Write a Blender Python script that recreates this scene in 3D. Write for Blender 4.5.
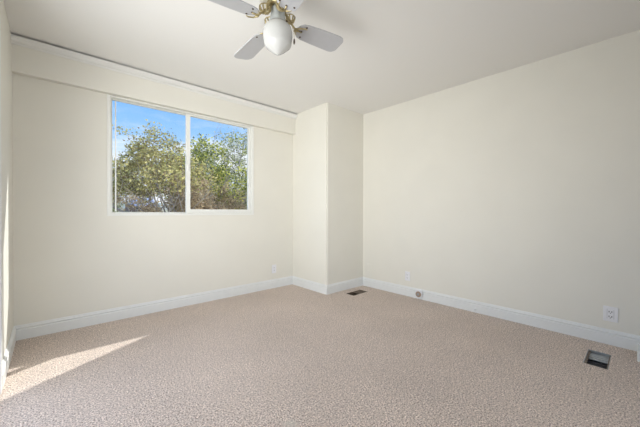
import bpy, bmesh, math, random
from math import sin, cos, pi, radians
from mathutils import Vector, Matrix, noise
for o in list(bpy.data.objects): bpy.data.objects.remove(o)
S = bpy.context.scene
COL = S.collection

# ------------------------------------------------------------------ camera
F, YAW, PITCH, ROLL, EYE = 294.8869, .7379, -.0074, .003, 1.0566
cam_d = bpy.data.cameras.new('camera'); cam = bpy.data.objects.new('camera', cam_d); COL.objects.link(cam)
cam_d.sensor_width = 36; cam_d.lens = F * 36 / 640; cam_d.clip_start = .02; cam_d.clip_end = 400
fwd = Vector((sin(YAW) * cos(PITCH), cos(YAW) * cos(PITCH), sin(PITCH)))
rt = Vector((cos(YAW), -sin(YAW), 0)); up = rt.cross(fwd)
M = Matrix((rt, up, -fwd)).transposed().to_4x4()
M = Matrix.Translation((0, 0, EYE)) @ M @ Matrix.Rotation(ROLL, 4, 'Z')
cam.matrix_world = M
S.camera = cam

# ------------------------------------------------------------------ exposure
S.view_settings.view_transform = 'Standard'; S.view_settings.look = 'None'
S.view_settings.gamma = 1; S.view_settings.use_curve_mapping = False
S.view_settings.exposure = 0.27

# ------------------------------------------------------------------ sky
W = bpy.data.worlds.new('sky'); S.world = W; W.use_nodes = True
nt = W.node_tree; nt.nodes.clear()
def N(t, kind, **kw):
    n = t.nodes.new(kind)
    for k, v in kw.items(): setattr(n, k, v)
    return n
out = N(nt, 'ShaderNodeOutputWorld'); bg = N(nt, 'ShaderNodeBackground')
tc = N(nt, 'ShaderNodeTexCoord'); sep = N(nt, 'ShaderNodeSeparateXYZ')
nt.links.new(tc.outputs['Generated'], sep.inputs[0])
rmp = N(nt, 'ShaderNodeValToRGB'); cr = rmp.color_ramp
cr.elements[0].position = 0; cr.elements[0].color = (.30, .27, .22, 1)
cr.elements[1].position = 1; cr.elements[1].color = (.12, .30, .78, 1)
for p, c in ((.495, (.42, .40, .36, 1)), (.505, (.78, .86, 1.0, 1)), (.58, (.42, .66, 1.0, 1)), (.65, (.20, .48, 1.0, 1))):
    e = cr.elements.new(p); e.color = c
ma = N(nt, 'ShaderNodeMath', operation='MULTIPLY_ADD'); ma.inputs[1].default_value = .5; ma.inputs[2].default_value = .5
nt.links.new(sep.outputs['Z'], ma.inputs[0]); nt.links.new(ma.outputs[0], rmp.inputs[0])
mp = N(nt, 'ShaderNodeMapping'); mp.inputs['Scale'].default_value = (2.2, 2.2, 7)
nt.links.new(tc.outputs['Generated'], mp.inputs[0])
no = N(nt, 'ShaderNodeTexNoise'); no.inputs['Scale'].default_value = 1.6; no.inputs['Detail'].default_value = 6; no.inputs['Roughness'].default_value = .6
nt.links.new(mp.outputs[0], no.inputs['Vector'])
cl = N(nt, 'ShaderNodeMapRange'); cl.inputs['From Min'].default_value = .42; cl.inputs['From Max'].default_value = .56
nt.links.new(no.outputs['Fac'], cl.inputs['Value'])
el = N(nt, 'ShaderNodeMapRange'); el.inputs['From Min'].default_value = .30; el.inputs['From Max'].default_value = .17   # fewer clouds higher up
nt.links.new(sep.outputs['Z'], el.inputs['Value'])
mu = N(nt, 'ShaderNodeMath', operation='MULTIPLY'); nt.links.new(cl.outputs[0], mu.inputs[0]); nt.links.new(el.outputs[0], mu.inputs[1])
mx = N(nt, 'ShaderNodeMix', data_type='RGBA'); mx.inputs['B'].default_value = (.95, .97, 1.05, 1)
nt.links.new(mu.outputs[0], mx.inputs['Factor']); nt.links.new(rmp.outputs[0], mx.inputs['A'])
nt.links.new(mx.outputs['Result'], bg.inputs['Color']); bg.inputs['Strength'].default_value = 1.0
nt.links.new(bg.outputs[0], out.inputs[0])

# ------------------------------------------------------------------ sun, and added fill lights at unseen openings
SUN_DIR = Vector((-1.13, -.60, -1.05)).normalized()
sd = bpy.data.lights.new('sun', 'SUN'); sd.energy = 4.3; sd.angle = radians(.6); sd.color = (1, .99, .98)
so = bpy.data.objects.new('sun', sd); COL.objects.link(so); so.rotation_euler = SUN_DIR.to_track_quat('-Z', 'Y').to_euler(); so.location = (5, 5, 6)
def area(name, loc, d, sx, sy, e, c):
    l = bpy.data.lights.new(name, 'AREA'); l.shape = 'RECTANGLE'; l.size = sx; l.size_y = sy; l.energy = e; l.color = c
    o = bpy.data.objects.new(name, l); COL.objects.link(o); o.location = loc; o.rotation_euler = Vector(d).to_track_quat('-Z', 'Y').to_euler()
    return o
FILL_COL = (.99, 1, .98)
l1 = area('fill_left_aimed', (-.42, 1.3, 1.2), (1, .5, .3), 1.3, 2.0, 16.5, FILL_COL); l1.data.spread = radians(100)  # added fills outside the left wall, brightening the room from out of view
area('fill_left_wide', (-.43, 1.75, 1.1), (1, 0, 0), 1.5, 2.0, 15, FILL_COL)
l3 = area('fill_left_up', (-.41, 1.5, .8), (1, .4, .7), 1.3, 1.2, 2.8, FILL_COL); l3.data.spread = radians(120)
l4 = area('fill_back', (1.3, -1.42, 1.35), (-.15, 1, -.28), 1.9, 1.5, 8.5, FILL_COL); l4.data.spread = radians(112)  # added fill behind the camera, not a known source

# ------------------------------------------------------------------ materials
def mat(name, col, rough=.6, metal=0, noise_amt=0, noise_scale=20, bump=0, bump_scale=200, spec=.5, trans=0, col2=None, lo=.35, hi=.65, bdist=.002):
    m = bpy.data.materials.new(name); m.use_nodes = True; t = m.node_tree; b = t.nodes['Principled BSDF']
    b.inputs['Base Color'].default_value = (*col, 1); b.inputs['Roughness'].default_value = rough
    b.inputs['Metallic'].default_value = metal; b.inputs['Specular IOR Level'].default_value = spec
    c = N(t, 'ShaderNodeTexCoord')
    if noise_amt or col2:
        n = N(t, 'ShaderNodeTexNoise'); n.inputs['Scale'].default_value = noise_scale; n.inputs['Detail'].default_value = 4
        t.links.new(c.outputs['Object'], n.inputs['Vector'])
        r = N(t, 'ShaderNodeMapRange'); r.inputs['From Min'].default_value = lo; r.inputs['From Max'].default_value = hi
        t.links.new(n.outputs['Fac'], r.inputs['Value'])
        x = N(t, 'ShaderNodeMix', data_type='RGBA')
        x.inputs['A'].default_value = (*[v * (1 - noise_amt) for v in col], 1)
        x.inputs['B'].default_value = (*(col2 or [min(1, v * (1 + noise_amt)) for v in col]), 1)
        t.links.new(r.outputs[0], x.inputs['Factor']); t.links.new(x.outputs['Result'], b.inputs['Base Color'])
    if bump:
        n2 = N(t, 'ShaderNodeTexNoise'); n2.inputs['Scale'].default_value = bump_scale; n2.inputs['Detail'].default_value = 3
        t.links.new(c.outputs['Object'], n2.inputs['Vector'])
        bp = N(t, 'ShaderNodeBump'); bp.inputs['Strength'].default_value = bump; bp.inputs['Distance'].default_value = bdist
        t.links.new(n2.outputs['Fac'], bp.inputs['Height']); t.links.new(bp.outputs[0], b.inputs['Normal'])
    return m
WALL = mat('cream_wall_paint', (.80, .778, .705), .55, noise_amt=.01, noise_scale=3, bump=.15, bump_scale=180, spec=.3)
CROWN = mat('off_white_crown_paint', (.79, .785, .755), .4, noise_amt=.01, noise_scale=9)
CEIL = mat('ceiling_paint', (.83, .815, .785), .8, bump=.15, bump_scale=140, spec=.2)
TRIM = mat('white_trim_paint', (.80, .81, .80), .35, noise_amt=.01, noise_scale=9)
VINYL = mat('white_vinyl', (.84, .84, .80), .35, noise_amt=.01, noise_scale=9)
PLAST = mat('white_plastic', (.84, .84, .86), .3, noise_amt=.01, noise_scale=30)
SLOT = mat('dark_slot', (.05, .05, .05), .6, noise_amt=.05)
TAN = mat('tan_plastic', (.40, .30, .23), .5, noise_amt=.1, noise_scale=60)
GALV = mat('galvanised_sheet', (.42, .44, .45), .45, metal=.6, noise_amt=.12, noise_scale=30)
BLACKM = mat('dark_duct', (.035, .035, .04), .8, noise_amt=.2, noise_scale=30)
BROWNM = mat('brown_register_paint', (.16, .12, .085), .5, noise_amt=.15, noise_scale=50)
BRASS = mat('polished_brass', (.50, .42, .24), .35, metal=1, noise_amt=.1, noise_scale=60)
BRONZE = mat('dark_bronze', (.10, .065, .04), .4, metal=.7, noise_amt=.1, noise_scale=60)
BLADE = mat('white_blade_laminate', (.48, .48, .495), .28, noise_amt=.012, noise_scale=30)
MOTOR = mat('cream_enamel', (.80, .77, .68), .35, noise_amt=.01)
FITTER = mat('brushed_pewter', (.50, .53, .53), .4, metal=.35, noise_amt=.05, noise_scale=80)
CONC = mat('patio_concrete', (.42, .40, .36), .9, noise_amt=.15, noise_scale=8, bump=.3, bump_scale=60)
STUCCO = mat('outside_stucco', (.55, .50, .42), .9, noise_amt=.06, noise_scale=10)
def glass_globe_mat():
    m = bpy.data.materials.new('opal_glass'); m.use_nodes = True; b = m.node_tree.nodes['Principled BSDF']; t = m.node_tree
    b.inputs['Roughness'].default_value = .18
    n = N(t, 'ShaderNodeTexNoise'); n.inputs['Scale'].default_value = 12
    x = N(t, 'ShaderNodeMix', data_type='RGBA'); x.inputs['A'].default_value = (.55, .55, .535, 1); x.inputs['B'].default_value = (.58, .58, .565, 1)
    t.links.new(n.outputs['Fac'], x.inputs['Factor']); t.links.new(x.outputs['Result'], b.inputs['Base Color'])
    b.inputs['Subsurface Weight'].default_value = .15; b.inputs['Subsurface Radius'].default_value = (.03, .03, .03)
    b.inputs['Coat Weight'].default_value = .2
    return m
OPAL = glass_globe_mat()
def pane_mat():
    m = bpy.data.materials.new('window_glass'); m.use_nodes = True; t = m.node_tree; t.nodes.clear()
    o = N(t, 'ShaderNodeOutputMaterial'); tr = N(t, 'ShaderNodeBsdfTransparent'); g = N(t, 'ShaderNodeBsdfGlossy'); f = N(t, 'ShaderNodeLayerWeight')
    g.inputs['Roughness'].default_value = .02; f.inputs['Blend'].default_value = .12
    tr.inputs['Color'].default_value = (.97, .98, .97, 1)
    d = N(t, 'ShaderNodeBsdfDiffuse'); d.inputs['Color'].default_value = (.55, .48, .40, 1)
    n = N(t, 'ShaderNodeTexNoise'); n.inputs['Scale'].default_value = 6
    tcn = N(t, 'ShaderNodeTexCoord'); t.links.new(tcn.outputs['Object'], n.inputs['Vector'])
    r = N(t, 'ShaderNodeMapRange'); r.inputs['To Min'].default_value = .02; r.inputs['To Max'].default_value = .035   # dust on the pane
    t.links.new(n.outputs['Fac'], r.inputs['Value'])
    a = N(t, 'ShaderNodeMixShader'); c = N(t, 'ShaderNodeMixShader')
    fm = N(t, 'ShaderNodeMath', operation='MULTIPLY'); fm.inputs[1].default_value = .4; t.links.new(f.outputs['Facing'], fm.inputs[0]); t.links.new(fm.outputs[0], a.inputs[0]); t.links.new(tr.outputs[0], a.inputs[1]); t.links.new(g.outputs[0], a.inputs[2])
    t.links.new(r.outputs[0], c.inputs[0]); t.links.new(a.outputs[0], c.inputs[1]); t.links.new(d.outputs[0], c.inputs[2])
    t.links.new(c.outputs[0], o.inputs[0])
    return m
PANE = pane_mat()
def carpet_mat():
    m = bpy.data.materials.new('berber_carpet'); m.use_nodes = True; t = m.node_tree; b = t.nodes['Principled BSDF']
    b.inputs['Roughness'].default_value = .95; b.inputs['Specular IOR Level'].default_value = .1
    b.inputs['Sheen Weight'].default_value = .2
    c = N(t, 'ShaderNodeTexCoord')
    n1 = N(t, 'ShaderNodeTexNoise'); n1.inputs['Scale'].default_value = 125; n1.inputs['Detail'].default_value = 3; n1.inputs['Roughness'].default_value = .7
    v = N(t, 'ShaderNodeTexVoronoi'); v.inputs['Scale'].default_value = 150
    n2 = N(t, 'ShaderNodeTexNoise'); n2.inputs['Scale'].default_value = 1.7; n2.inputs['Detail'].default_value = 4
    for q in (n1, v, n2): t.links.new(c.outputs['Object'], q.inputs['Vector'])
    r1 = N(t, 'ShaderNodeValToRGB'); e = r1.color_ramp.elements
    e[0].position = .34; e[0].color = (.15, .105, .08, 1); e[1].position = .66; e[1].color = (1.0, .885, .77, 1)
    q = e = r1.color_ramp.elements.new(.5); q.color = (.66, .53, .445, 1)
    t.links.new(n1.outputs['Fac'], r1.inputs[0])
    sp = N(t, 'ShaderNodeSeparateColor'); t.links.new(v.outputs['Color'], sp.inputs[0])
    mr = N(t, 'ShaderNodeMapRange'); mr.inputs['To Min'].default_value = .82; mr.inputs['To Max'].default_value = 1.16
    t.links.new(sp.outputs[0], mr.inputs['Value'])
    m1 = N(t, 'ShaderNodeVectorMath', operation='SCALE'); t.links.new(r1.outputs[0], m1.inputs[0]); t.links.new(mr.outputs[0], m1.inputs['Scale'])
    mr2 = N(t, 'ShaderNodeMapRange'); mr2.inputs['From Min'].default_value = .3; mr2.inputs['From Max'].default_value = .7; mr2.inputs['To Min'].default_value = .94; mr2.inputs['To Max'].default_value = 1.06
    t.links.new(n2.outputs['Fac'], mr2.inputs['Value'])
    m2 = N(t, 'ShaderNodeVectorMath', operation='SCALE'); t.links.new(m1.outputs[0], m2.inputs[0]); t.links.new(mr2.outputs[0], m2.inputs['Scale'])
    # a pale spot in the pile
    vd = N(t, 'ShaderNodeVectorMath', operation='DISTANCE'); vd.inputs[1].default_value = (.868, 1.165, 0); t.links.new(c.outputs['Object'], vd.inputs[0])
    mr3 = N(t, 'ShaderNodeMapRange'); mr3.inputs['From Min'].default_value = .02; mr3.inputs['From Max'].default_value = .05; mr3.inputs['To Min'].default_value = .55; mr3.inputs['To Max'].default_value = 0
    t.links.new(vd.outputs['Value'], mr3.inputs['Value'])
    mx = N(t, 'ShaderNodeMix', data_type='RGBA'); mx.inputs['B'].default_value = (.66, .60, .50, 1)
    t.links.new(mr3.outputs[0], mx.inputs['Factor']); t.links.new(m2.outputs[0], mx.inputs['A'])
    t.links.new(mx.outputs['Result'], b.inputs['Base Color'])
    bp = N(t, 'ShaderNodeBump'); bp.inputs['Strength'].default_value = .8; bp.inputs['Distance'].default_value = .006
    t.links.new(n1.outputs['Fac'], bp.inputs['Height']); t.links.new(bp.outputs[0], b.inputs['Normal'])
    return m
CARPET = carpet_mat()
def leaf_mat(name, a, b_, c_):
    m = bpy.data.materials.new(name); m.use_nodes = True; t = m.node_tree; t.nodes.clear()
    o = N(t, 'ShaderNodeOutputMaterial'); d = N(t, 'ShaderNodeBsdfDiffuse'); tl = N(t, 'ShaderNodeBsdfTranslucent'); x = N(t, 'ShaderNodeMixShader'); x.inputs[0].default_value = .5
    c = N(t, 'ShaderNodeTexCoord'); n = N(t, 'ShaderNodeTexNoise'); n.inputs['Scale'].default_value = 2.6; n.inputs['Detail'].default_value = 5; n.inputs['Roughness'].default_value = .7
    t.links.new(c.outputs['Object'], n.inputs['Vector'])
    r = N(t, 'ShaderNodeValToRGB'); e = r.color_ramp.elements; e[0].position = .35; e[0].color = (*a, 1); e[1].position = .65; e[1].color = (*c_, 1)
    q = r.color_ramp.elements.new(.5); q.color = (*b_, 1)
    ge = N(t, 'ShaderNodeNewGeometry'); av = N(t, 'ShaderNodeMath', operation='MULTIPLY_ADD'); av.inputs[1].default_value = .42; ad = N(t, 'ShaderNodeMath', operation='ADD'); ad.inputs[1].default_value = -.21
    t.links.new(ge.outputs['Random Per Island'], av.inputs[0]); t.links.new(n.outputs['Fac'], av.inputs[2]); t.links.new(av.outputs[0], ad.inputs[0])
    t.links.new(ad.outputs[0], r.inputs[0])
    t.links.new(r.outputs[0], d.inputs[0]); t.links.new(r.outputs[0], tl.inputs[0])
    t.links.new(d.outputs[0], x.inputs[1]); t.links.new(tl.outputs[0], x.inputs[2]); t.links.new(x.outputs[0], o.inputs[0])
    return m
LEAF_OLIVE = leaf_mat('olive_leaves', (.28, .22, .11), (.56, .52, .19), (.78, .68, .30))
LEAF_DARK = leaf_mat('dark_green_leaves', (.09, .13, .04), (.30, .36, .08), (.78, .74, .16))
LEAF_SAGE = leaf_mat('sage_green_leaves', (.20, .23, .13), (.44, .46, .26), (.68, .68, .46))
LEAF_BROWN = leaf_mat('dry_brown_leaves', (.38, .28, .18), (.64, .50, .33), (.70, .58, .38))
BARK = mat('grey_brown_bark', (.46, .40, .36), .9, noise_amt=.3, noise_scale=14, bump=.5, bump_scale=40)
SOIL = mat('dry_grass_ground', (.30, .25, .15), .95, col2=(.38, .36, .2), noise_scale=3)
ROOFB = mat('blue_grey_roof', (.42, .46, .62), .7, noise_amt=.06, noise_scale=6)
HOUSEW = mat('brown_siding', (.30, .19, .14), .8, noise_amt=.1, noise_scale=6)
HILLM = mat('hazy_scrub_hill', (.33, .36, .27), .95, col2=(.42, .42, .36), noise_scale=.5)

# ------------------------------------------------------------------ mesh helpers
def link(name, bm, m, parent=None, smooth=False, loc=None):
    me = bpy.data.meshes.new(name); bmesh.ops.recalc_face_normals(bm, faces=bm.faces[:]) if len(bm.faces) < 20000 else None
    bm.to_mesh(me); bm.free(); me.materials.append(m)
    if smooth:
        for p in me.polygons: p.use_smooth = True
    o = bpy.data.objects.new(name, me); COL.objects.link(o)
    if parent: o.parent = parent
    if loc: o.location = loc
    return o
def struct(name, bm, m, **k):
    o = link(name, bm, m, **k)
    if 'parent' not in k or not k['parent']: o['kind'] = 'structure'
    return o
def thing(name, label, cat, loc=(0, 0, 0), group=None):
    o = bpy.data.objects.new(name, None); COL.objects.link(o); o.location = loc; o.empty_display_size = .05
    tag(o, label, cat, group); return o
def tag(o, label, cat, group=None):
    o['label'] = label; o['category'] = cat
    if group: o['group'] = group
def box(bm, a, b, bev=0):
    r = bmesh.ops.create_cube(bm, size=1); vs = r['verts']
    for v in vs: v.co = Vector([a[i] + (v.co[i] + .5) * (b[i] - a[i]) for i in range(3)])
    if bev:
        es = list({e for v in vs for e in v.link_edges})
        bmesh.ops.bevel(bm, geom=es, offset=bev, segments=2, affect='EDGES', profile=.5)
def nbox(a, b, bev=0):
    bm = bmesh.new(); box(bm, a, b, bev); return bm
def tube(bm, pts, rad, n=8, close=True):
    pts = [Vector(p) for p in pts]; rings = []
    if not isinstance(rad, (list, tuple)): rad = [rad] * len(pts)
    ref = None
    for i, p in enumerate(pts):
        d = (pts[min(i + 1, len(pts) - 1)] - pts[max(i - 1, 0)]).normalized()
        if ref is None: ref = d.orthogonal().normalized()
        ref = (ref - d * ref.dot(d))
        ref = ref.normalized() if ref.length > 1e-6 else d.orthogonal().normalized()
        s = d.cross(ref)
        rings.append([bm.verts.new(p + (ref * cos(2 * pi * k / n) + s * sin(2 * pi * k / n)) * rad[i]) for k in range(n)])
    for a, b in zip(rings, rings[1:]):
        for k in range(n): bm.faces.new((a[k], a[(k + 1) % n], b[(k + 1) % n], b[k]))
    if close: bm.faces.new(rings[0][::-1]); bm.faces.new(rings[-1])
def lathe(bm, prof, c=(0, 0), n=32, wob=None):
    rings = []
    for r, z in prof:
        rings.append([bm.verts.new((c[0] + r * (wob(2 * pi * k / n, z) if wob else 1) * cos(2 * pi * k / n), c[1] + r * (wob(2 * pi * k / n, z) if wob else 1) * sin(2 * pi * k / n), z)) for k in range(n)])
    for a, b in zip(rings, rings[1:]):
        for k in range(n): bm.faces.new((a[k], a[(k + 1) % n], b[(k + 1) % n], b[k]))
    bm.faces.new(rings[0][::-1]); bm.faces.new(rings[-1])
def prism(bm, poly, z0, z1, bev=0):
    lo = [bm.verts.new((x, y, z0)) for x, y in poly]; hi = [bm.verts.new((x, y, z1)) for x, y in poly]; n = len(poly)
    bm.faces.new(lo[::-1]); bm.faces.new(hi)
    for k in range(n): bm.faces.new((lo[k], lo[(k + 1) % n], hi[(k + 1) % n], hi[k]))
def sweep(bm, prof, path):
    """profile (out, up) swept along a plan polyline; out = to the left of travel, mitred corners"""
    P = [Vector(p) for p in path]; rings = []
    for i, p in enumerate(P):
        d0 = (P[i] - P[i - 1]).normalized() if i else None; d1 = (P[i + 1] - P[i]).normalized() if i < len(P) - 1 else None
        n0 = Vector((-d0.y, d0.x)) if d0 else None; n1 = Vector((-d1.y, d1.x)) if d1 else None
        if n0 is None: m = n1
        elif n1 is None: m = n0
        else: m = (n0 + n1) / (1 + n0.dot(n1))
        rings.append([bm.verts.new((p.x + m.x * o, p.y + m.y * o, z)) for o, z in prof])
    k = len(prof)
    for a, b in zip(rings, rings[1:]):
        for j in range(k): bm.faces.new((a[j], a[(j + 1) % k], b[(j + 1) % k], b[j]))
    bm.faces.new(rings[0][::-1]); bm.faces.new(rings[-1])

# ------------------------------------------------------------------ room
H, L, R, D, XC, YC, BK = 2.44, -.232, 3.298, 3.429, 2.584, 2.7115, -1.3
TW = .09
WX0, WX1, WZ0, WZ1 = .408, 1.925, 1.025, 2.148
def holed(rects, u0, u1, v0, v1):
    us = sorted({u0, u1, *[r[0] for r in rects], *[r[1] for r in rects]}); vs = sorted({v0, v1, *[r[2] for r in rects], *[r[3] for r in rects]})
    for a, b in zip(us, us[1:]):
        for c, d in zip(vs, vs[1:]):
            m = ((a + b) / 2, (c + d) / 2)
            if not any(r[0] < m[0] < r[1] and r[2] < m[1] < r[3] for r in rects): yield a, b, c, d
def panel(rects, u0, u1, v0, v1, f):
    bm = bmesh.new()
    for a, b, c, d in holed(rects, u0, u1, v0, v1):
        box(bm, *f(a, b, c, d))
    bmesh.ops.remove_doubles(bm, verts=bm.verts[:], dist=1e-5)
    seen = {}                                                # drop the inner faces between cells
    for fc in bm.faces: seen.setdefault(tuple(round(x, 4) for x in fc.calc_center_median()), []).append(fc)
    bmesh.ops.delete(bm, geom=[fc for l in seen.values() if len(l) > 1 for fc in l], context='FACES')
    return bm
struct('wall_front', panel([(WX0, WX1, WZ0, WZ1)], L - TW, R + TW, 0, H, lambda a, b, c, d: ((a, D, c), (b, D + TW, d))), WALL)
DY0, DY1 = .90, 2.47
struct('wall_left', panel([(DY0, DY1, 0.0, 2.1)], BK - TW, D, 0, H, lambda a, b, c, d: ((L - TW, a, c), (L, b, d))), WALL)
struct('wall_right', nbox((R, BK - TW, 0), (R + TW, D, H)), WALL)
struct('wall_back', panel([(.3, 2.3, .6, 2.1)], L, R, 0, H, lambda a, b, c, d: ((a, BK - TW, c), (b, BK, d))), WALL)
bm = bmesh.new(); box(bm, (XC, YC, 0), (R, D, H))
es = [e for e in bm.edges if all(abs(v.co.x - XC) < 1e-4 and abs(v.co.y - YC) < 1e-4 for v in e.verts)]
bmesh.ops.bevel(bm, geom=es, offset=.014, segments=5, affect='EDGES')
struct('wall_corner', bm, WALL)
struct('ceiling', nbox((L - TW, BK - TW, H), (R + TW, D + TW, H + .12)), CEIL)
REG = [(2.757, 3.06, .155, .283), (2.795, 3.075, 2.445, 2.575)]
struct('floor', panel(REG, L - TW, R + TW, BK - TW, D + TW, lambda a, b, c, d: ((a, c, -.03), (b, d, 0))), CARPET)

# baseboards: flat face, a bead and an ogee on top
BB = [(0, 0), (.015, 0), (.015, .080), (.010, .084), (.010, .091), (.015, .095), (.015, .100), (.009, .105), (.007, .113), (.004, .119), (0, .119)]
def bboard(name, path):
    bm = bmesh.new(); sweep(bm, BB, path); return struct(name, bm, TRIM)
bboard('baseboard_left', [(L, D), (L, DY1 + .07)])
bboard('baseboard_front', [(XC, D), (L, D)])
bboard('baseboard_corner', [(R, YC), (XC, YC), (XC, D)])
bboard('baseboard_right', [(R, BK), (R, YC)])
bboard('baseboard_back', [(L, BK), (R, BK)])
# low white boxed trim at the near end of the right-hand wall
struct('trim_3', nbox((R - .238, -.75, 0), (R - .001, .027, .060), .004), TRIM)

# valance board over the window with a crown moulding on it
VD, VZ = 3.368, 2.158
struct('trim_1', nbox((L, VD, VZ), (XC, D, 2.424)), WALL)
bm = bmesh.new()
CR = [(0, 2.372), (.008, 2.372), (.010, 2.380), (.014, 2.384), (.024, 2.388), (.034, 2.397), (.040, 2.408), (.046, 2.412), (.048, 2.420), (.056, 2.419), (.058, 2.424), (0, 2.424)]
sweep(bm, CR, [(XC, VD), (L, VD)])
struct('trim_2', bm, CROWN)

# ------------------------------------------------------------------ window
win = thing('window_1', 'x', 'x'); del win['label']; del win['category']; win['kind'] = 'structure'; win.location = (1.175, D, WZ0)
def frame(bm, x0, x1, z0, z1, y0, y1, wl, wr, wb, wt, bev=.0015):
    box(bm, (x0, y0, z0), (x0 + wl, y1, z1), bev); box(bm, (x1 - wr, y0, z0), (x1, y1, z1), bev)
    box(bm, (x0 + wl, y0, z0), (x1 - wr, y1, z0 + wb), bev); box(bm, (x0 + wl, y0, z1 - wt), (x1 - wr, y1, z1), bev)
def wpart(name, bm, m, par=win):
    o = link(name, bm, m); o.parent = par; o.matrix_parent_inverse = Matrix.Translation(-Vector((1.175, D, WZ0))) ; return o
bm = bmesh.new(); frame(bm, WX0 - .02, WX1 + .02, WZ0 - .018, WZ1 + .008, D - .010, D, .024, .026, .024, .012)
wpart('window_trim', bm, VINYL)
bm = bmesh.new(); frame(bm, WX0, WX1, WZ0, WZ1, D, D + .085, .012, .012, .008, .006)
frame(bm, WX0 + .012, WX1 - .012, WZ0 + .010, WZ1 - .006, D + .05, D + .085, .016, .016, .008, .006)
wpart('window_frame', bm, VINYL)
XM = 1.135
bm = bmesh.new(); frame(bm, XM - .025, WX1 - .013, WZ0 + .009, WZ1 - .007, D + .012, D + .040, .045, .034, .042, .014)
wpart('sliding_sash', bm, VINYL)
bm = bmesh.new(); box(bm, (XM - .018, D + .044, WZ0 + .02), (XM + .012, D + .062, WZ1 - .02), .001)
wpart('meeting_stile', bm, VINYL)
wpart('pane', nbox((XM + .019, D + .024, WZ0 + .050), (WX1 - .046, D + .027, WZ1 - .020)), PANE)
wpart('pane', nbox((WX0 + .027, D + .066, WZ0 + .015), (XM - .017, D + .069, WZ1 - .011)), PANE)
bm = bmesh.new(); box(bm, (WX0 + .050, D + .050, WZ0 + .024), (WX0 + .060, D + .063, WZ1 - .024), .001)
wpart('thin_upright', bm, VINYL)  # thin white upright bar near the left edge of the left pane
bm = bmesh.new(); box(bm, (XM - .010, D + .000, 1.50), (XM + .002, D + .012, 1.58), .003); wpart('window_latch', bm, VINYL)

# unseen patio door and back window, added as openings for the fill lights
def opening(nm, mk, x0, x1, z0, z1, y0, y1, m1, m2, both=True):
    bm = bmesh.new(); frame(bm, x0, x1, z0, z1, y0, y1, .05, .05, .05, .05); box(bm, ((x0 + x1) / 2 - .03, y0, z0 + .05), ((x0 + x1) / 2 + .03, y1, z1 - .05), .001)
    return bm
bm = opening('door', None, DY0, DY1, 0, 2.1, -.06, 0, 0, 0)
for v in bm.verts: v.co = Vector((L + v.co.y - .03, v.co.x, v.co.z))
struct('added_door_1', bm, VINYL)
bm = opening('win', None, .3, 2.3, .6, 2.1, BK - .11, BK - .05, 0, 0)
struct('added_window_2', bm, VINYL)
bm = bmesh.new()
for a, b in ((( L, DY1, 0), (L + .014, DY1 + .07, 2.17)), ((L, DY0 - .07, 0), (L + .014, DY0, 2.17)), ((L, DY0, 2.1), (L + .014, DY1, 2.17))): box(bm, a, b, .003)
struct('trim_4', bm, TRIM)
# roof overhang outside
struct('trim_5', nbox((L - 1.5, D + TW, 2.62), (R + 1.5, D + TW + .30, 2.74)), STUCCO)

# ------------------------------------------------------------------ floor registers (recessed, grilles off)
def duct(x0, x1, y0, y1, label, depth=.11, split=None, liner=GALV, low=None):
    t = thing('floor_register', label, 'floor vent', ((x0 + x1) / 2, (y0 + y1) / 2, 0), 'floor registers')
    c = Vector(t.location)
    def P(name, bm, m):
        for v in bm.verts: v.co -= c
        return link(name, bm, m, t)
    bm = bmesh.new(); w = .003
    box(bm, (x0, y0, -depth), (x0 + w, y1, -.001)); box(bm, (x1 - w, y0, -depth), (x1, y1, -.001))
    box(bm, (x0 + w, y0, -depth), (x1 - w, y0 + w, -.001)); box(bm, (x0 + w, y1 - w, -depth), (x1 - w, y1, -.001))
    P('duct_boot', bm, liner)
    return t, c, P
t, c, P = duct(*REG[0], 'open rectangular floor register with grey metal damper, right foreground beside the outlet')
x0, x1, y0, y1 = REG[0]
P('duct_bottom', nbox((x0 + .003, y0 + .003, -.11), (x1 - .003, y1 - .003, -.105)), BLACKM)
bm = bmesh.new(); box(bm, (x0 + .055, y0 + .012, -.018), (x1 - .125 + .02, y1 - .012, -.012), .001)
bm.free()
# damper plate: half of the opening (toward the wall) is grey sheet, the near half is dark
bm = bmesh.new(); box(bm, (2.915, y0 + .004, -.022), (x1 - .018, y1 - .004, -.017), .001)
for k in range(3): box(bm, (2.945 + k * .035, y0 + .010, -.017), (2.951 + k * .035, y1 - .010, -.0145), .0005)
P('damper', bm, GALV)
bm = bmesh.new(); box(bm, (x0 + .006, y0 + .004, -.034), (2.915, y1 - .004, -.030), .001)
for k in range(3): box(bm, (x0 + .03 + k * .04, y0 + .006, -.030), (x0 + .034 + k * .04, y1 - .006, -.026))
P('filter_screen', bm, BLACKM)
bm = bmesh.new()
box(bm, (x0 + .003, y1 - .016, -.012), (x1 - .003, y1 - .003, -.006)); box(bm, (x0 + .003, y0 + .003, -.012), (x1 - .003, y0 + .010, -.006))
P('boot_flange', bm, BROWNM)
t, c, P = duct(*REG[1], 'small dark brown floor register by the projecting wall corner', .07, liner=BROWNM)
x0, x1, y0, y1 = REG[1]
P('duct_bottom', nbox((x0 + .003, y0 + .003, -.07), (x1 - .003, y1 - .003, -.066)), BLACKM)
bm = bmesh.new(); box(bm, (2.93, y0 + .004, -.012), (x1 - .004, y1 - .004, -.007), .001)
for k in range(6): box(bm, (2.945 + k * .021, y0 + .012, -.007), (2.952 + k * .021, y1 - .012, -.004))
P('louver_plate', bm, BROWNM)

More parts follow.
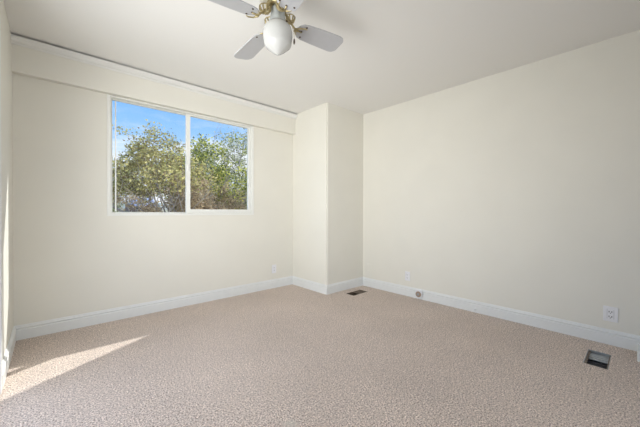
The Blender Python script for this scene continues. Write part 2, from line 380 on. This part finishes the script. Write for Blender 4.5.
# ------------------------------------------------------------------ outlets: modelled facing -Y, then turned
def duplex(label, loc, rz, w=.070, h=.115, group='white wall outlets'):
    t = thing('wall_outlet', label, 'outlet', loc, group); t.rotation_euler = (0, 0, rz)
    link('cover_plate', nbox((-w / 2, -.006, -h / 2), (w / 2, 0, h / 2), .002), PLAST, t)
    for s in (-1, 1):
        bm = bmesh.new(); pts = []
        for k in range(24):
            a = 2 * pi * k / 24; pts.append((max(-.0165, min(.0165, .0185 * cos(a))), .0145 * sin(a)))
        prism(bm, pts, .004, .0085)
        for v in bm.verts: v.co = Vector((v.co.x, -v.co.z, v.co.y + s * .0205))
        r = link('receptacle', bm, PLAST, t)
        bm = bmesh.new()
        for sx, hh in ((-.0065, .009), (.0065, .007)): box(bm, (sx - .0013, -.0092, s * .0205 + .003 - hh / 2), (sx + .0013, -.0084, s * .0205 + .003 + hh / 2))
        tube(bm, [(0, -.0083, s * .0205 - .008), (0, -.0092, s * .0205 - .008)], .0026, 10)
        link('slots', bm, SLOT, r)
    bm = bmesh.new(); tube(bm, [(0, -.0055, 0), (0, -.0072, 0)], .003, 10); link('screw', bm, GALV, t)
    return t
duplex('white duplex outlet on the cream wall below and right of the window', (2.262, D, .262), 0)
duplex('white duplex outlet on the right wall above the small round tan jack', (R, 1.990, .248), -pi / 2)
# nearest outlet: square-faced insert with two pairs of slots
t = thing('wall_outlet', 'large white outlet on the right wall above the grey floor register', 'outlet', (R, .1755, .244), 'white wall outlets'); t.rotation_euler = (0, 0, -pi / 2)
link('cover_plate', nbox((-.043, -.007, -.060), (.043, 0, .060), .0025), PLAST, t)
ins = link('receptacle', nbox((-.0185, -.0095, -.036), (.0185, -.006, .036), .001), PLAST, t)
bm = bmesh.new()
for s in (-1, 1):
    for sx in (-.008, .008): box(bm, (sx - .0022, -.0102, s * .019 - .006), (sx + .0022, -.0094, s * .019 + .006))
    tube(bm, [(0, -.0094, s * .019 - .011), (0, -.0102, s * .019 - .011)], .003, 10)
link('slots', bm, SLOT, ins)
bm = bmesh.new()
for a, b in (((-.0205, -.0075, -.038), (-.0185, -.0068, .038)), ((.0185, -.0075, -.038), (.0205, -.0068, .038))): box(bm, a, b)
link('insert_gap', bm, GALV, t)
# blank plate painted over
t = thing('blank_wall_plate', 'blank plate painted cream like the wall, low beside the inner corner', 'wall plate', (R, 2.60, .262)); t.rotation_euler = (0, 0, -pi / 2)
link('cover_plate', nbox((-.035, -.005, -.057), (.035, 0, .057), .002), WALL, t)
for s in (-1, 1):
    bm = bmesh.new(); tube(bm, [(0, -.0045, s * .041), (0, -.006, s * .041)], .003, 8); link('screw', bm, WALL, t)
# round jack on the baseboard
t = thing('baseboard_jack', 'small white block with a round tan cap on the right baseboard', 'jack', (R - .0155, 1.822, .066)); t.rotation_euler = (0, 0, -pi / 2)
link('back_box', nbox((-.042, -.018, -.046), (.042, 0, .050), .012), PLAST, t)
bm = bmesh.new(); lathe(bm, [(.034, .017), (.034, .028), (.028, .032), (.018, .032), (.015, .029)], n=28)
for v in bm.verts: v.co = Vector((v.co.x, -v.co.z, v.co.y - .004))
cap = link('round_cap', bm, TAN, t, smooth=False)
bm = bmesh.new(); lathe(bm, [(.013, .029), (.013, .034), (.008, .036)], n=16)
for v in bm.verts: v.co = Vector((v.co.x, -v.co.z, v.co.y - .004))
link('centre_screw', bm, GALV, cap)
# rigid little stop further along the baseboard
t = thing('door_stop', 'tiny grey-white stop low on the right baseboard, between jack and near outlet', 'door stop', (R - .0155, 1.185, .038)); t.rotation_euler = (0, 0, -pi / 2)
bm = bmesh.new(); lathe(bm, [(.012, 0), (.012, .004), (.005, .006), (.005, .030)], n=14)
for v in bm.verts: v.co = Vector((v.co.x, -v.co.z, v.co.y))
link('post', bm, TRIM, t)
bm = bmesh.new(); lathe(bm, [(.008, .030), (.009, .036), (.006, .040)], n=14)
for v in bm.verts: v.co = Vector((v.co.x, -v.co.z, v.co.y))
link('rubber_tip', bm, PLAST, t)

# ------------------------------------------------------------------ ceiling fan
FC = Vector((.997, 1.474)); ZB = 2.18
fan = thing('ceiling_fan', 'white four-blade ceiling fan with brass scrollwork and opal glass globe', 'ceiling fan', (FC.x, FC.y, H))
def fp(name, bm, m, smooth=False, par=None, rot=None):
    o = link(name, bm, m, par or fan, smooth)
    return o
bm = bmesh.new(); lathe(bm, [(.075, 0), (.078, -.02), (.070, -.045), (.050, -.055)], n=40); fp('canopy', bm, MOTOR, True)
bm = bmesh.new(); lathe(bm, [(.060, -.050), (.100, -.058), (.108, -.070), (.108, -.135), (.100, -.150), (.070, -.158)], n=48); fp('motor_housing', bm, MOTOR, True)
bm = bmesh.new(); lathe(bm, [(.109, -.098), (.1115, -.101), (.1115, -.107), (.109, -.110)], n=48); fp('brass_band', bm, BRASS, True)
bm = bmesh.new(); lathe(bm, [(.066, -.158), (.068, -.166), (.060, -.176), (.046, -.180)], n=40); fp('flywheel', bm, BRASS, True)
bm = bmesh.new(); lathe(bm, [(.040, -.178), (.042, -.196), (.041, -.212), (.044, -.236), (.046, -.262), (.044, -.268)], n=36); fit = fp('light_fitter', bm, FITTER, True)
# schoolhouse globe, faceted towards the bottom
prof = [(.046, -.262), (.050, -.270), (.066, -.280), (.079, -.295), (.0855, -.318), (.087, -.345), (.085, -.370), (.081, -.392), (.076, -.403), (.052, -.424), (.026, -.443), (.008, -.452)]
bm = bmesh.new(); lathe(bm, prof, n=48, wob=lambda a, z: 1 - (.035 * abs(cos(4 * a)) if z < -.35 else 0)); globe = fp('glass_globe', bm, OPAL, True)
bm = bmesh.new(); lathe(bm, [(.004, -.450), (.006, -.453), (.004, -.457), (.001, -.459)], n=12); fp('globe_nub', bm, OPAL, True, globe)
# fitter screws with ball heads
for a in (-42, 138, 48):
    a = radians(a); bm = bmesh.new(); d = Vector((cos(a), sin(a), 0))
    tube(bm, [d * .040 + Vector((0, 0, -.255)), d * .048 + Vector((0, 0, -.255))], .0022, 8)
    bmesh.ops.create_uvsphere(bm, u_segments=10, v_segments=8, radius=.0065, matrix=Matrix.Translation(d * .052 + Vector((0, 0, -.255))))
    fp('thumb_screw', bm, BRONZE, True)
def blade_mesh():
    bm = bmesh.new(); pts = []
    r0, r1 = .130, .475
    # root rounded, flare to the tip, clipped tip corners
    up_ = [(r0, .012), (r0 + .010, .036), (r0 + .030, .054), (r0 + .06, .062), (r0 + .14, .068), (r1 - .045, .074), (r1 - .022, .068), (r1 - .006, .052), (r1, .036)]
    pts = up_ + [(x, -y) for x, y in reversed(up_)]
    prism(bm, pts, -.003, .003); return bm
def screw_bm(p):
    bm = bmesh.new(); lathe(bm, [(.0055, -.0035), (.0055, -.006), (.003, -.0075)], c=p, n=10); return bm
def iron_mesh():
    """brass blade iron: fan-shaped rosette by the hub, curved arm and a three-finger fork under the blade"""
    bm = bmesh.new()
    cx, cz = .082, .048
    for k in range(9):                                   # ribs of the scalloped rosette, a dome opening upwards
        a = 2 * pi * k / 9
        d = Vector((cos(a), sin(a), 0)); u = Vector((0, 0, 1)); c0 = Vector((cx, 0, cz + .008))
        tube(bm, [c0 + d * .033 * cos(q) - u * .036 * sin(q) for q in (0, .35, .7, 1.05, 1.4)], [.0035, .0052, .0050, .0036, .0020], 6)
    ring = [Vector((cx + .033 * cos(t), .033 * sin(t), cz + .008)) for t in [2 * pi * k / 20 for k in range(21)]]
    tube(bm, ring, .0032, 6, False)
    bmesh.ops.create_uvsphere(bm, u_segments=10, v_segments=8, radius=.009, matrix=Matrix.Translation((cx, 0, cz - .026)))
    tube(bm, [(.045, 0, .075), (.060, 0, .062), (.082, 0, .040), (.104, .004, .018), (.120, .004, .002), (.140, 0, -.008), (.166, 0, -.008)], [.007, .007, .007, .006, .006, .005, .004], 8)
    for s in (-1, 1):
        tube(bm, [(.118, 0, .002), (.128, s * .016, -.006), (.142, s * .034, -.0075), (.168, s * .044, -.0075), (.182, s * .042, -.0075)], [.0045, .0045, .004, .004, .003], 6)
        pts = [Vector((.128 + .012 * cos(t) * (1 - t / 14), s * (.012 + .012 * sin(t) * (1 - t / 14)), -.005)) for t in [k * .7 for k in range(13)]]
        tube(bm, pts, .0022, 5)
    return bm
blade0 = iron0 = None; SCREWS = [(.166, 0), (.180, .042), (.180, -.042)]
screws0 = []
for az, tilt in ((-6, 2), (89, -4), (176, -2), (252, -1)):
    mtx = Matrix.Translation((0, 0, ZB - H)) @ Matrix.Rotation(radians(az), 4, 'Z') @ Matrix.Rotation(-radians(tilt), 4, 'Y')
    if blade0 is None:
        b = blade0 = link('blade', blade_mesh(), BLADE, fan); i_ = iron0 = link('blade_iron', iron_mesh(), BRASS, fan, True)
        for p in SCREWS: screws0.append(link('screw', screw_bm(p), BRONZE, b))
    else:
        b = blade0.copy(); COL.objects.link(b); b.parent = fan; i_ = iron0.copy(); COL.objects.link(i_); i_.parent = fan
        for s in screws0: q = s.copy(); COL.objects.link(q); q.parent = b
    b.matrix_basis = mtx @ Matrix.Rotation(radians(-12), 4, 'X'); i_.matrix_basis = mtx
def chain(pts, end, big):
    bm = bmesh.new(); tube(bm, pts, .0011, 5)
    o = fp('pull_chain', bm, BRASS)
    bm = bmesh.new(); x, y, z = end
    s = 1.0 if big else .8
    lathe(bm, [(.002 * s, z), (.0045 * s, z - .006 * s), (.0055 * s, z - .020 * s), (.0035 * s, z - .032 * s), (.0015, z - .034 * s)], c=(x, y), n=10)
    fp('chain_pull', bm, BRONZE, True, o)
v2 = Vector((-.30, -.95)).normalized()
chain([(v2.x * .043, v2.y * .043, -.186), (v2.x * .058, v2.y * .058, -.190), (v2.x * .060, v2.y * .060, -.205)], (v2.x * .060, v2.y * .060, -.205), False)
bm = bmesh.new(); bmesh.ops.create_uvsphere(bm, u_segments=12, v_segments=8, radius=.011, matrix=Matrix.Translation((v2.x * .046, v2.y * .046, -.186))); fp('switch_knob', bm, BRONZE, True)
chain([(.034, -.030, -.200), (.056, -.046, -.236), (.078, -.054, -.310), (.080, -.055, -.350)], (.080, -.055, -.350), True)

# ------------------------------------------------------------------ outdoors
GZ = -.35
rnd = random.Random(7)
bm = bmesh.new()
nx, ny = 24, 24; g = []
for j in range(ny + 1):
    row = []
    for i in range(nx + 1):
        x = -30 + i * 90 / nx; y = D + TW + .02 + (j / ny) ** 1.6 * 95
        z = GZ + .25 * noise.noise(Vector((x * .2, y * .2, 0))) * min(1, (y - 3.6) / 4) + max(0, y - 12) * .022
        row.append(bm.verts.new((x, y, z)))
    g.append(row)
for j in range(ny):
    for i in range(nx): bm.faces.new((g[j][i], g[j][i + 1], g[j + 1][i + 1], g[j + 1][i]))
struct('ground', bm, SOIL)
struct('patio', nbox((-4.5, BK - 2.5, -.16), (L - TW, D + 3, -.02)), CONC)
# hazy far hill
bm = bmesh.new(); n = 40; top = []; 
rows = []
for j in range(5):
    row = []
    for i in range(n + 1):
        x = -60 + i * 200 / n; hgt = (3.6 + 1.6 * noise.noise(Vector((x * .03, 3.1, 0)))) * (1 - ((j - 2.5) / 2.5) ** 2)
        row.append(bm.verts.new((x, 90 + j * 8, hgt)))
    rows.append(row)
for j in range(4):
    for i in range(n): bm.faces.new((rows[j][i], rows[j][i + 1], rows[j + 1][i + 1], rows[j + 1][i]))
hl = struct('hills', bm, HILLM, smooth=True)

def leaf(bm, p, s, rn):
    a = Vector((rn.gauss(0, 1), rn.gauss(0, 1), rn.gauss(0, .8))).normalized(); b = a.orthogonal().normalized()
    b = Matrix.Rotation(rn.random() * 6.28, 3, a) @ b
    w = s * .28; c = a.cross(b)
    v = [bm.verts.new(p), bm.verts.new(p + a * s * .5 + b * w + c * s * .05), bm.verts.new(p + a * s), bm.verts.new(p + a * s * .5 - b * w + c * s * .05)]
    bm.faces.new(v)
def tree(name, label, x, y, base, height, crown, nleaf, leafm, seed, lean=(0, 0), leaf_s=.11, stems=4, cat='tree', group='trees and shrubs outside the window', low=.25, trunk_r=.07, spread=1.0, dense=.55):
    rn = random.Random(seed); t = thing(name, label, cat, (x, y, base), group)
    bw = bmesh.new(); tips = []
    def grow(p, d, ln, r, lev):
        pts = [p]; q = p.copy(); dd = d.copy()
        for k in range(4):
            dd = (dd + Vector((rn.gauss(0, .13), rn.gauss(0, .13), .05))).normalized(); q = q + dd * ln / 4; pts.append(q.copy())
        tube(bw, pts, [r * (1 - .13 * k) for k in range(5)], 6 if lev < 2 else 4, lev == 0)
        if lev >= 1: tips.extend(pts[2:])
        if lev < 3:
            for k in range(3 if lev < 2 else 2):
                a = rn.random() * 6.28; o = dd.orthogonal().normalized(); o = Matrix.Rotation(a, 3, dd) @ o
                grow(pts[rn.choice((2, 3, 4))], (dd + o * rn.uniform(.45, .9) * spread).normalized(), ln * rn.uniform(.55, .75), r * .5, lev + 1)
    for s in range(stems):
        a = 6.28 * s / stems + rn.random(); d = Vector((cos(a) * .35 * spread + lean[0], sin(a) * .35 * spread + lean[1], 1)).normalized()
        grow(Vector((cos(a) * .05, sin(a) * .05, 0)), d, height * .45, trunk_r, 0)
    link('branches', bw, BARK, t)
    bl = bmesh.new(); cx, cy, cz = crown
    tips = [q for q in tips if height * low < q.z < height * 1.02] or [Vector((0, 0, height * .6))]
    # clumps: branch tips plus points spread through a lumpy ellipsoid
    clumps = []
    while len(clumps) < nleaf // 30:
        if rn.random() < .5:
            clumps.append(rn.choice(tips)); continue
        u = Vector((rn.uniform(-1, 1), rn.uniform(-1, 1), rn.uniform(-1, 1)))
        if u.length > 1 + .25 * noise.noise(u * 2.3 + Vector((seed, 0, 0))): continue
        q = Vector((u.x * cx + lean[0] * height * .5, u.y * cy, height - cz + u.z * cz))
        if noise.noise(q * 2.3 + Vector((seed * 3.1, 0, 0))) < dense - .75: continue
        clumps.append(q)
    for q in clumps:
        for k in range(30):
            p = q + Vector((rn.gauss(0, .085), rn.gauss(0, .085), rn.gauss(0, .07))) * (height / 3.2)
            if p.z < height * low * (1.0 if cat == 'tree' else .6): continue
            leaf(bl, p, leaf_s * rn.uniform(.6, 1.3), rn)
    link('foliage', bl, leafm, t)
    return t
# big loose tree filling the left pane
tree('garden_tree', 'tall loose olive-green tree filling the left window pane', 1.60, 6.6, GZ, 3.05, (.72, .7, 1.15), 15000, LEAF_OLIVE, 3, stems=7, leaf_s=.055, trunk_r=.036, low=.56, spread=1.0, dense=.58)
tree('garden_tree', 'smaller olive tree showing at the left edge of the left window pane', .82, 8.3, GZ, 2.7, (.36, .5, .8), 3000, LEAF_OLIVE, 15, stems=3, leaf_s=.06, trunk_r=.03, low=.58, spread=.7, dense=.6)
tree('garden_tree', 'dark bright-green tree just right of the window mullion', 2.72, 7.2, GZ, 3.3, (.42, .5, 1.3), 9000, LEAF_DARK, 6, stems=4, leaf_s=.06, trunk_r=.035, low=.35, spread=.7, dense=.8)
tree('garden_tree', 'pale sage tree at the right end of the right window pane', 4.55, 9.4, GZ, 4.25, (.72, .7, 1.6), 11000, LEAF_SAGE, 9, stems=5, leaf_s=.07, trunk_r=.04, low=.3, spread=.8, dense=.64)
SH = [('dry brown shrub low in the left pane beside the mullion', 2.03, 6.0, 2.12, .42, LEAF_BROWN), ('dry brown shrub low in the right pane beside the mullion', 2.50, 6.5, 2.0, .42, LEAF_BROWN),
      ('brownish olive shrub low in the middle of the right pane', 3.20, 7.2, 2.35, .55, LEAF_BROWN), ('green-tinged shrub low at the right end of the right pane', 4.05, 7.7, 2.3, .6, LEAF_SAGE)]
for k, (lab, x, y, h_, w_, m_) in enumerate(SH):
    tree('garden_shrub', lab, x, y, GZ, h_, (w_, .45, h_ * .55), 8000, m_, 30 + k, stems=5, leaf_s=.05, trunk_r=.015, low=.1, cat='shrub', dense=1.0, spread=.6)
tree('garden_shrub', 'low green shrub at the bottom left corner of the window', 1.18, 9.4, GZ, 1.85, (.4, .4, .8), 3000, LEAF_SAGE, 51, stems=4, leaf_s=.06, trunk_r=.015, low=.1, cat='shrub', dense=.9, spread=.6)

# neighbour's low building beyond the trees
hs = thing('neighbour_house', 'small brown house with a blue-grey roof far beyond the left pane', 'house', (14.4, 70, 1.0))
def hp(name, bm, m, par=hs): return link(name, bm, m, par)
hp('walls', nbox((-2.6, 0, -.4), (2.0, 6.0, 1.3)), HOUSEW)
bm = bmesh.new(); a = [(-2.0, -.5, 1.1), (2.2, -.5, 1.1), (2.2, 6.5, 1.1), (-2.0, 6.5, 1.1), (-1.8, 3, 3.0), (1.9, 3, 3.0)]
v = [bm.verts.new(p) for p in a]
for f in ((0, 1, 5, 4), (1, 2, 5), (2, 3, 4, 5), (3, 0, 4), (3, 2, 1, 0)): bm.faces.new([v[i] for i in f])
hp('roof', bm, ROOFB)
for wx in (-1.2, .9):
    w_ = hp('window', nbox((wx - .5, -.08, .35), (wx + .5, .02, 1.0)), VINYL)
    hp('pane', nbox((wx - .42, -.11, .43), (wx + .42, -.081, .92)), BLACKM, w_)
